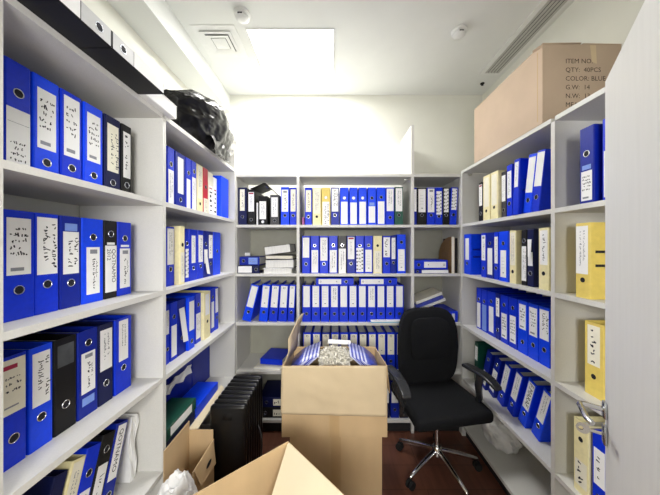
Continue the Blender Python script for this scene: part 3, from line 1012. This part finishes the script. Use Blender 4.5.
binder('deep blue binder showing its cover, at the corner end, fourth shelf under the black bag', GZ, (-1.06, 1.915, zl[3] + e), (0, 0, 0), .07, .318, .27, 'deep', 'N', {}, 903)
t = thing('crumpled_sheets', 'crumpled white sheets stuck on a deep blue cover, fourth shelf under the black bag', 'papers', (-1.018, 1.70, zl[3] + .2))
mb = MB()
vs, fs = [], []
for i in range(9):
    for j in range(4):
        vs.append((.004 + .02 * noise.noise(Vector((i * .7, j * .9, 3))) + .02, -.14 + .035 * i, .018 * j + .02 * noise.noise(Vector((i * .5, j * .4, 9)))))
for i in range(8):
    for j in range(3):
        fs.append((i * 4 + j, i * 4 + 4 + j, i * 4 + 5 + j, i * 4 + 1 + j))
o = mb.add(vs, fs).build('sheet', 'paper', t)
md = o.modifiers.new('thickness', 'SOLIDIFY'); md.thickness = .003
binder('navy binder lying under a green one, fourth shelf under the black bag', GZ, (-.86, 1.315, zl[3] + .038 + e), (0, R(90), R(90)), .075, .318, .15, 'navy', 'N', dict(hole=None), 904)
binder('green binder lying with white spine label, fourth shelf under the black bag', GZ, (-.852, 1.318, zl[3] + .0768 + .034), (0, R(90), R(90)), .066, .318, .15, 'green', 'U', dict(lab=(.2, .85), hole=None, st='none', lc='paper', lw=.045), 905)
binder('bright blue binder lying flat next to a green one, fourth shelf under the black bag', GZ, (-.862, 1.65, zl[3] + .036 + e), (0, R(90), R(90)), .07, .318, .15, 'bright', 'N', dict(hole=None), 906)

# on top of the near bay: two overhanging binders and a white box
zt_ = TOP['L'] + e
binder('black binder lying on the bookcase top nearest the doorway, grey and white spine', 'black binders lying on the bookcase top', (-.713, .531, zt_ + .029), (0, R(90), R(90)), .058, .318, .285, 'black', 'U',
       dict(lab=(.01, .67), hole=.86, st='none', lw=.054, lab2=(.68, .99, 'labelgrey'), l2w=.46), 911)
binder('shorter black binder lying on the bookcase top, between grey-spined binder and white box', 'black binders lying on the bookcase top', (-.713, .8525, zt_ + .029), (0, R(90), R(90)), .058, .258, .285, 'black', 'U',
       dict(lab=(.36, .99), hole=.17, st='none', lw=.054, lab2=(.01, .35, 'labelgrey'), l2w=.46), 912)
t = thing('flat_box', 'flat white box lying on the bookcase top against the black bag', 'box', (-.905, 1.225, TOP['L'] + e))
MB().rbox((.23, .215, .062), .003, 1, xf=Matrix.Translation((0, 0, .031))).build('box_body', 'paper', t)
MB().rbox((.232, .217, .004), .001, 1, xf=Matrix.Translation((0, 0, .064))).build('lid', 'paper', t)


# ------------------------------------------------------------------ black bag
def blob(name, key, c, rad, parent, sub=5, amp=.16, freq=2.6, seed=0, flat=None, fn=None, ridge=True):
    bm = bmesh.new()
    bmesh.ops.create_icosphere(bm, subdivisions=sub, radius=1)
    for v in bm.verts:
        p = v.co.normalized()
        q = p * freq + Vector((seed, seed * 1.7, 0))
        a = 0
        f, w = 1., 1.
        for k in range(4):
            nz = noise.noise(q * f)
            a += w * ((1 - 2 * abs(nz)) if ridge else nz)
            f *= 2.1
            w *= .5
        r = 1 + amp * (a - .5)
        co = Vector((p.x * rad[0] * r, p.y * rad[1] * r, p.z * rad[2] * r))
        if fn:
            co = fn(co)
        if flat is not None and co.z < flat:
            co.z = flat + (co.z - flat) * .02
        v.co = co + Vector(c)
    bm.verts.index_update()
    mb = MB()
    mb.add([v.co.copy() for v in bm.verts], [tuple(v.index for v in f.verts) for f in bm.faces])
    bm.free()
    return mb.build(name, key, parent, True)


t = thing('plastic_bag', 'big crumpled black plastic bag on top of the bookcase', 'bag', (-.94, 1.80, TOP['L'] + .012))


def bagshape(co):
    co.x += .05 * co.z / .2
    co.y -= .10 * max(0, co.z) / .2
    co.z *= 1.0 - .1 * max(0, co.y) / .36
    if co.z > -.05:
        co.z = -.05 + (co.z + .05) * (1 - .34 * min(1, max(0, -co.y - .02) / .28))
    return co


bo = blob('bag_body', 'bag', (0, 0, .15), (.19, .33, .19), t, 6, .10, 1.1, 3.1, -.148, bagshape)
blob('bag_end', 'bagsilver', (.04, .225, .17), (.125, .125, .15), t, 5, .14, 1.9, 6.3, -.128)
mb = MB()     # the gathered open end hanging over the front edge
vs, fs = [], []
nu, nvv = 26, 12
for i in range(nu):
    u = i / (nu - 1)
    for j in range(nvv):
        v = j / (nvv - 1)
        x = .06 + .105 * min(1, v * 1.5) + .03 * noise.noise(Vector((u * 6, v * 3, 1))) * v
        z = .15 * (1 - v) - .03 * max(0, v - .55) / .45 + .035 * noise.noise(Vector((u * 7, v * 4, 5)))
        if x < .128:
            z = max(z, .002)
        else:
            z = max(z, -.05)
        y = -.10 + .36 * u * (1 - .25 * v) + .02 * noise.noise(Vector((u * 5, v * 5, 8)))
        vs.append((x, y, z))
for i in range(nu - 1):
    for j in range(nvv - 1):
        fs.append((i * nvv + j, (i + 1) * nvv + j, (i + 1) * nvv + j + 1, i * nvv + j + 1))
o = mb.add(vs, fs).build('bag_mouth', 'bag', t, True)

# ------------------------------------------------------------------ cartons
t = thing('cardboard_box', 'long closed cardboard box with printed lines, on top of the bookcase by the door', 'box', (1.258, 1.672, TOP['R'] + e))
hx, hy, hh = .200, .327, .4
MB().box((-hx, -hy, 0), (hx, hy, hh)).build('box_body', 'cartonpink', t)
for sg in (-1, 1):
    MB().sheet([(sg * hx, -hy - .002, hh + .001), (sg * .004, -hy - .002, hh + .004), (sg * .004, hy, hh + .004), (sg * hx, hy, hh + .001)], .004).build('top_flap', 'cartonpink', t)
MB().sheet([(-hx - .001, -hy, hh - .015), (-hx - .012, -hy + .004, hh - .004), (-hx - .012, -hy + .05, hh + .004), (-hx - .001, -hy + .06, hh + .001)], .003).build('torn_flap', 'cartonpink', t)
MB().box((-hx - .0006, -hy + .03, .02), (-hx - .0001, -hy + .035, hh - .02)).build('side_seam', 'tape', t)
MB().sheet([(.05, -hy - .0008, hh - .09), (.075, -hy - .0008, hh - .1), (.07, -hy - .0008, hh - .005), (.04, -hy - .0008, hh - .005)], .0004).build('tape_strip', 'cartonlight', t)
for k, s_ in enumerate(('ITEM NO:', 'QTY:  40PCS', 'COLOR: BLUE', 'G.W:  14', 'N.W:  13', 'MEAS')):
    pm = MB().use('inkbrown')
    vs, fs = text_shape(s_, .033)
    px_, py_ = 565.5, 63.2 + 8.7 * k
    wx, wz = (px_ - CX) * 1.344 / F, EYE - (py_ - CY) * 1.344 / F
    pm.add([(wx + x - 1.258, -hy - .0007, wz + y - TOP['R'] - e) for x, y in vs], fs)
    pm.build('printed_lettering', None, t)

# the two stacked boxes in the middle
t = thing('cardboard_box', 'closed cardboard box on the floor under the open box of shredded paper', 'box', (.012, 1.79, .0008))
MB().box((-.285, -.15, 0), (.285, .15, .398)).build('box_body', 'carton', t)
MB().box((-.03, -.1508, 0), (.03, -.1502, .398)).build('tape_strip', 'tape', t)
MB().box((-.285, -.152, .388), (.285, -.1502, .398)).build('flap_edge', 'carton', t)

t = thing('cardboard_box', 'open cardboard box heaped with shredded paper, standing on another box', 'box', (.003, 1.77, .401))
bt, bh = .005, .436
fw, bw = .318, .292
MB().sheet([(-fw, -.15, 0), (fw, -.15, 0), (fw, -.15, bh), (-fw, -.15, bh)], -bt).build('front_panel', 'carton', t)
MB().sheet([(-bw, .15, 0), (bw, .15, 0), (bw, .15, bh), (-bw, .15, bh)], bt).build('back_panel', 'carton', t)
for sg in (-1, 1):
    MB().sheet([(sg * fw, -.15, 0), (sg * bw, .15, 0), (sg * bw, .15, bh), (sg * fw, -.15, bh)], sg * bt).build('side_panel', 'carton', t)
MB().box((-bw, -.144, 0), (bw, .144, .006)).build('bottom_panel', 'carton', t)
# front flap folded down over the front, slightly wider and bulged
mb = MB()
vs, fs = [], []
nu, nvv = 40, 20
for i in range(nu):
    for j in range(nvv):
        u, v = i / (nu - 1) * 2 - 1, j / (nvv - 1)
        crease = -.006 * max(0, .6 - 2.2 * abs(v - .25 - .3 * (1 - abs(u)))) * (1 - abs(u)) - .004 * noise.noise(Vector((u * 5, v * 5, 4))) * (1 - u * u)
        vs.append((u * (.318 + .004 * v) - .003, -.158 - .004 * math.sin(math.pi * (v * .85 + .05)) + crease - .006 * v, bh + .006 - (.298 + .008 * u) * v - (.0 if v else .004)))
for i in range(nu - 1):
    for j in range(nvv - 1):
        fs.append((i * nvv + j, (i + 1) * nvv + j, (i + 1) * nvv + j + 1, i * nvv + j + 1))
o = mb.add(vs, fs).build('front_flap', 'cartonlight', t, True)
md = o.modifiers.new('thickness', 'SOLIDIFY'); md.thickness = .005; md.offset = 0
MB().box((-.03, -.151, .0), (.03, -.1503, .14)).build('tape_strip', 'tape', t)
# left flap standing up, right flap and back flap
mb = MB()
vs = []
rows = [(0, 0), (.35, .012), (.7, .0), (1., .03)]
for v, off in rows:
    for u in (0, .33, .66, 1.):
        b = Vector((-.314 + .042 * u, -.145 + .29 * u, bh + .002))
        tp = Vector((-.288 + .068 * u, -.11 + .25 * u, .655 + .04 * math.sin(u * 2.2)))
        p = b.lerp(tp, v) + Vector((off * (1 - u) - .02 * math.sin(v * 3) * (u - .4), 0, 0))
        vs.append(p)
fs = [(r * 4 + c, r * 4 + c + 1, r * 4 + c + 5, r * 4 + c + 4) for r in range(3) for c in range(3)]
o = mb.add(vs, fs).build('left_flap', 'cartonlight', t, True)
md = o.modifiers.new('thickness', 'SOLIDIFY'); md.thickness = .004
MB().sheet([(fw + .006, -.14, bh - .003), (bw + .006, .14, bh - .003), (.335, .12, bh - .16), (.352, -.09, bh - .2)], .004).build('right_flap', 'carton', t)
MB().sheet([(-bw, .156, bh + .002), (bw, .156, bh + .002), (bw - .02, .178, bh - .14), (-bw + .02, .178, bh - .14)], -.004).build('back_flap', 'carton', t)

BX = Vector((.003, 1.77, .401))
GF = 'plastic folders bent over in the open box'
MB()
for side in (-1, 1):
    for i in range(10):
        tf = thing('document_folder', f"{('pale' if i % 2 == 1 else 'blue')} plastic folder bent in the open box, {ORD[i + 1]} from the {'radiator' if side < 0 else 'chair'} side", 'folder', BX + Vector((side * (.290 - .0118 * i), 0, .012)), (0, 0, 0), GF)
        mb = MB()
        vs = []
        m = 17
        top = .450 + .0045 * i
        y0, y1 = -.135 + .006 * (i % 3), .132 - .007 * ((i + 1) % 3)
        for k in range(m):
            v = k / (m - 1)
            x = -side * .085 * (max(0, v - .8) / .2) ** 1.2
            z = top * v - .015 * max(0, v - .8) * 5
            for yy in (y0, (y0 + y1) / 2, y1):
                vs.append((x + .003 * math.sin(yy * 22), yy, z + .006 * math.cos(yy * 10)))
        fs = [(k * 3 + c, k * 3 + c + 1, k * 3 + c + 4, k * 3 + c + 3) for k in range(m - 1) for c in range(2)]
        o = mb.add(vs, fs).build('folder_sheet', 'folderwhite' if i % 2 == 1 else 'folder', tf, True)
        md = o.modifiers.new('thickness', 'SOLIDIFY'); md.thickness = .003
# shredded paper heap
mb = MB().use('shred')
rs = random.Random(5)
for k in range(900):
    a = rs.uniform(0, 2 * math.pi)
    q = math.sqrt(rs.random())
    x, y = .106 * q * math.cos(a), .118 * q * math.sin(a)
    z = bh + .012 + .042 * (1 - q * q) - rs.random() * .03
    d = Vector((rs.uniform(-1, 1), rs.uniform(-1, 1), rs.uniform(-.3, .4))).normalized()
    s_ = d.cross(Vector((rs.uniform(-1, 1), rs.uniform(-1, 1), 1))).normalized() * rs.uniform(.0022, .004)
    L_ = rs.uniform(.02, .05)
    up = d.cross(s_).normalized() * L_ * rs.uniform(-.35, .35)
    p = Vector((x, y, z))
    pts = [p - d * L_ / 2, p + up, p + d * L_ / 2]
    mb.add([w for pp in pts for w in (pp - s_, pp + s_)], [(0, 1, 3, 2), (2, 3, 5, 4)])
mb.box((-.10, -.12, .008), (.10, .12, bh - .02))
sh = mb.build('shredded_paper', None)
sh.location = BX
tag(sh, 'heap of shredded paper strips in the open cardboard box', 'shredded paper', None, 'stuff')
t = thing('paper_sheet', 'white folded sheet lying at the back of the shredded paper heap', 'papers', BX + Vector((.035, .108, bh + .05)), (R(4), R(2), R(-3)))
MB().box((-.08, -.03, 0), (.08, .03, .002)).box((-.08, -.03, .004), (.078, .03, .006)).build('sheet', 'paper', t)

# open box in front, on the floor
P0, P2, P1 = Vector((-.212, 1.223, 0)), Vector((.155, .835, 0)), Vector((-.607, .874, 0))
P3 = P1 + P2 - P0
t = thing('cardboard_box', 'open empty cardboard box on the floor in front, flaps raised', 'box', ((P0 + P3) / 2))
o0 = (P0 + P3) / 2
zw, zf = .44, .67
cs = [P0 - o0, P2 - o0, P3 - o0, P1 - o0]
up = Vector((0, 0, 1))
for i in range(4):
    a, b = cs[i], cs[(i + 1) % 4]
    MB().sheet([a + up * .002, b + up * .002, b + up * zw, a + up * zw], .005).build('side_panel', 'carton', t)
MB().prism([c * .985 + up * .002 for c in cs], (0, 0, .005)).build('bottom_panel', 'carton', t)
a, b = cs[3], cs[0]
MB().sheet([a + up * (zw + .003), b + up * (zw + .003), b + up * zf, a + up * zf], .005).build('left_flap', 'carton', t)
al = (cs[1] - cs[0]).normalized()
inw = Vector((al.y, -al.x, 0))
if inw.dot(-cs[0]) < 0:
    inw = -inw
q0, q1 = cs[0] + up * (zf - .004), cs[1] + up * (zf - .004)
MB().sheet([q0, q1, q1 - al * .10 + inw * .22 - up * .14, q0 + al * .15 + inw * .22 - up * .14], .005).build('right_flap', 'cartonwhite', t)
MB().sheet([cs[0] + up * (zw + .003) + al * .002, cs[1] + up * (zw + .003), cs[1] + up * (zf - .006), cs[0] + up * (zf - .006) + al * .002], -.004).build('outer_flap', 'carton', t)

# brown box wedged beside the bookcase, and the white bag before it
t = thing('cardboard_box', 'brown cardboard box with a hand hole, wedged between radiator and bookcase', 'box', (-.735, 1.36, .0008))
MB().box((-.07, -.11, .002), (-.066, .11, .60)).build('side_panel', 'carton', t)
MB().box((.066, -.11, .002), (.07, .11, .50)).build('side_panel', 'carton', t)
MB().box((-.0655, -.11, .002), (.0655, -.106, .42)).build('side_panel', 'carton', t)
MB().box((-.0655, .106, .002), (.0655, .11, .552)).build('side_panel', 'carton', t)
MB().box((-.07, -.11, 0), (.07, .11, .002)).build('bottom_panel', 'carton', t)
MB().sheet([(-.068, .112, .553), (-.02, .112, .553), (-.035, .50, .57), (-.066, .52, .58)], .004).build('far_flap', 'cartonwhite', t)
MB().sheet([(.071, -.1, .498), (.071, .1, .498), (.09, .09, .38), (.09, -.07, .40)], .004).build('side_flap', 'carton', t)
hb = MB()
n = 16
hb.add([(.0712 + .0155, .015 + .028 * math.cos(2 * math.pi * k / n) , .44 + .014 * math.sin(2 * math.pi * k / n)) for k in range(n)], [tuple(range(n))])
hb.build('hand_hole', 'hole', t)
t = thing('plastic_bag', 'crumpled white plastic bag on the floor behind the open empty box', 'bag', (-.665, 1.12, .001))
blob('bag_body', 'bagwhite', (0, 0, .29), (.105, .09, .29), t, 5, .12, 2.0, 8.2, -.288)
t = thing('plastic_bag', 'crumpled white plastic bag on the bottom shelf beside the chair', 'bag', (1.23, 1.96, LEV['R'][4] + .001))
blob('bag_body', 'bagwhite', (0, 0, .11), (.10, .15, .11), t, 5, .16, 1.6, 1.2, -.108)

# ------------------------------------------------------------------ oil radiator
t = thing('oil_radiator', 'black finned oil radiator standing on the floor before the corner', 'radiator', (-.605, 1.70, 0))
for i in range(8):
    y = -.177 + i * .048
    MB().rbox((.205, .041, .59), .016, 3, xf=Matrix.Translation((0, y, .365))).rbox((.06, .047, .05), .012, 2, xf=Matrix.Translation((0, y, .10))).rbox((.06, .047, .05), .012, 2, xf=Matrix.Translation((0, y, .60))).build('fin', 'heater', t, True)
for y in (-.14, .12):
    MB().rbox((.25, .04, .02), .006, 2, xf=Matrix.Translation((0, y, .055))).build('foot', 'rubber', t, True)
    for sx in (-.11, .11):
        MB().lathe([(.012, -.011), (.0225, -.008), (.0225, .008), (.012, .011)], 16, Matrix.Translation((sx, y, .0235)) @ Matrix.Rotation(math.pi / 2, 4, 'Y')).build('caster', 'rubber', t, True)
MB().rbox((.15, .07, .42), .02, 3, xf=Matrix.Translation((0, .225, .36))).build('control_box', 'heater', t, True)
base = Vector((-.605, 1.70, 0))
pts = [W(244, 378, 1.92), W(243, 384, 1.80), W(244, 394, 1.78), W(248, 404, 1.76), W(255, 418, 1.76), W(260, 430, 1.76), W(262, 442, 1.76), W(261, 456, 1.78), W(256, 470, 1.82)]
cr = []
for i in range(len(pts) - 1):
    p_, a, b, n_ = pts[max(i - 1, 0)], pts[i], pts[i + 1], pts[min(i + 2, len(pts) - 1)]
    for k in range(4):
        u = k / 4
        cr.append(.5 * ((2 * a) + (b - p_) * u + (2 * p_ - 5 * a + 4 * b - n_) * u * u + (3 * a - p_ - 3 * b + n_) * u ** 3) - base)
MB().tube(cr, .004, 8).build('power_cord', 'cable', t, True)

# ------------------------------------------------------------------ office chair
HX, HY = .727, 1.87
t = thing('office_chair', 'black fabric swivel office chair with chrome star base', 'chair', (HX, HY, 0), (0, 0, R(10)))


def seatf(v):
    v = v.copy()
    k = (v.y / .24)
    if v.z > 0:
        v.z -= .018 * (abs(v.x) / .25) ** 3 * 0 + .006 * (1 - (v.x / .25) ** 2)
    v.z -= .03 * max(0, -k - .55)
    v.x *= 1 - .03 * k
    return v


MB().rbox((.545, .49, .085), .034, 5, 6, seatf, Matrix.Translation((.035, .065, .445))).build('seat', 'fabric', t, True)
MB().rbox((.2, .22, .035), .01, 2, xf=Matrix.Translation((0, .03, .385))).build('tilt_mechanism', 'chairplastic', t, True)


def back_outline(sx, sz, n=64, p=5., top=.0):
    out = []
    for k in range(n):
        a = 2 * math.pi * k / n
        c, s_ = math.cos(a), math.sin(a)
        x = sx * math.copysign(abs(c) ** (2 / p), c)
        z = sz * math.copysign(abs(s_) ** (2 / p), s_)
        x *= 1 - top * max(0, z / sz) ** 2 - .05 * max(0, -z / sz)
        out.append((x, z))
    return out


def cushion(name, sx, sz, th, key, c, top, bulge, parent):
    o = back_outline(sx, sz, top=top)
    n = len(o)
    vs, fs = [], []
    rings = [(1., -th * .5), (1., th * .1), (.985, th * .35), (.94, th * .5), (.7, th * .5 + bulge * .5), (.35, th * .5 + bulge * .9)]
    for q, d in rings:
        for x, z in o:
            y = -d + .05 * (x * q / sx) ** 2 * -1 * .6 - .02 * math.cos(z * q / sz * 1.5)
            vs.append((c[0] + x * q, c[1] + y, c[2] + z * q))
    for i in range(len(rings) - 1):
        for k in range(n):
            fs.append((i * n + k, i * n + (k + 1) % n, (i + 1) * n + (k + 1) % n, (i + 1) * n + k))
    fs.append(tuple(range((len(rings) - 1) * n, len(rings) * n)))
    fs.append(tuple(range(n))[::-1])
    return MB().add(vs, fs).build(name, key, parent, True)


bk = cushion('backrest', .252, .30, .045, 'fabric', (.06, .265, .77), .14, .004, t)
cushion('back_pad', .165, .165, .02, 'fabric', (.06, .229, .835), .06, .012, bk)
MB().tube([(.03, .10, .385), (.06, .25, .39), (.07, .305, .45), (.07, .302, .72)], [.02, .02, .018, .016], 10).build('back_support', 'chairplastic', t, True)
rot = Matrix.Rotation(R(-10), 4, 'Z')
for sgn, pa, pb in ((-1, (.385 - HX, 1.885 - HY), (.428 - HX, 1.55 - HY)), (1, (.940 - HX, 1.915 - HY), (1.018 - HX, 1.635 - HY))):
    a = rot @ Vector((*pa, .715))
    b = rot @ Vector((*pb, .715))
    ar = thing('armrest', '', '')
    del ar['label'], ar['category']
    ar.parent = t
    d = (b - a)
    L_ = d.length
    ang = math.atan2(d.y, d.x)
    xf = Matrix.Translation((a + b) / 2) @ Matrix.Rotation(ang, 4, 'Z')

    def padf(v, L_=L_):
        v = v.copy()
        v.y *= 1 - .25 * abs(v.x / (L_ / 2)) ** 2
        v.z -= .035 * max(0, v.x / (L_ / 2)) ** 2
        v.y += .012 * math.cos(v.x / L_ * 3)
        return v
    MB().rbox((L_, .075, .024), .011, 4, 8, padf, xf).build('arm_pad', 'chairplastic', ar, True)
    m = (a + b) / 2
    sx = sgn * .245
    MB().tube([m + Vector((0, 0, -.01)), m + Vector((-sgn * .006, .01, -.08)), Vector((sgn * .275, m.y + .06, .52)), Vector((sgn * .268, m.y + .09, .415)), Vector((sgn * .1, m.y + .12, .39))], [.028, .024, .022, .02, .016], 10).build('arm_support', 'chairplastic', ar, True)
MB().lathe([(.012, .14), (.014, .142), (.014, .30), (.022, .302), (.022, .372)], 20).build('gas_column', 'chrome', t, True)
MB().lathe([(.026, .10), (.034, .105), (.034, .155), (.026, .165)], 20).build('hub', 'chrome', t, True)
for k in range(5):
    an = R(-146 + 72 * k - 10)
    c, s_ = math.cos(an), math.sin(an)
    lg = MB().tube([(c * .02, s_ * .02, .135), (c * .12, s_ * .12, .118), (c * .22, s_ * .22, .092), (c * .275, s_ * .275, .077), (c * .285, s_ * .285, .072)], [.017, .016, .014, .013, .006], 10).build('base_leg', 'chrome', t, True)
    cw = MB()
    for sd in (-.014, .014):
        cw.lathe([(.01, -.009), (.025, -.008), (.027, 0), (.025, .008), (.01, .009)], 18, Matrix.Translation((c * .28 - s_ * sd, s_ * .28 + c * sd, .028)) @ Matrix.Rotation(an + math.pi / 2, 4, 'Z') @ Matrix.Rotation(math.pi / 2, 4, 'Y'))
    cw.tube([(c * .28, s_ * .28, .03), (c * .28, s_ * .28, .072)], .006, 8)
    cw.build('caster', 'rubber', lg, True)

# ------------------------------------------------------------------ light, camera, look
def area(name, loc, rot, sx, sy, energy, col=(1, 1, 1)):
    l = bpy.data.lights.new(name, 'AREA')
    l.shape = 'RECTANGLE'
    l.size, l.size_y = sx, sy
    l.energy = energy
    l.color = col
    o = bpy.data.objects.new(name, l)
    COL.objects.link(o)
    o.location, o.rotation_euler = loc, rot
    return o


pl = area('ceiling_panel_light', (-.302, 2.12, ZC - .012), (0, 0, 0), .58, .58, 12.6, (1, .985, .96))
pl.data.spread = R(178)
area('added_fill_light', (.04, YF + .05, 1.74), (R(90), 0, 0), 1.0, .62, 38, (1, .985, .96))  # added fill lamp behind the camera, brightens surfaces that face it
w = bpy.data.worlds.new('World')
sc.world = w
w.use_nodes = True
w.node_tree.nodes['Background'].inputs['Color'].default_value = (1, .985, .95, 1)
w.node_tree.nodes['Background'].inputs['Strength'].default_value = .5

cam = bpy.data.cameras.new('camera')
cam.sensor_width = 36
cam.lens = F * 36 / 660
cam.shift_x = -(CX - 330) / 660
cam.shift_y = (CY - 247.5) / 660
cam.clip_start = .02
co = bpy.data.objects.new('camera', cam)
COL.objects.link(co)
co.location = (0, 0, EYE)
co.rotation_euler = (R(90), 0, 0)
sc.camera = co

sc.view_settings.view_transform = 'Standard'
sc.view_settings.look = 'None'
sc.view_settings.gamma = 1
sc.view_settings.exposure = .9
sc.view_settings.use_curve_mapping = False
sc.cycles.use_denoising = True
sc.cycles.max_bounces = 10
sc.cycles.diffuse_bounces = 6
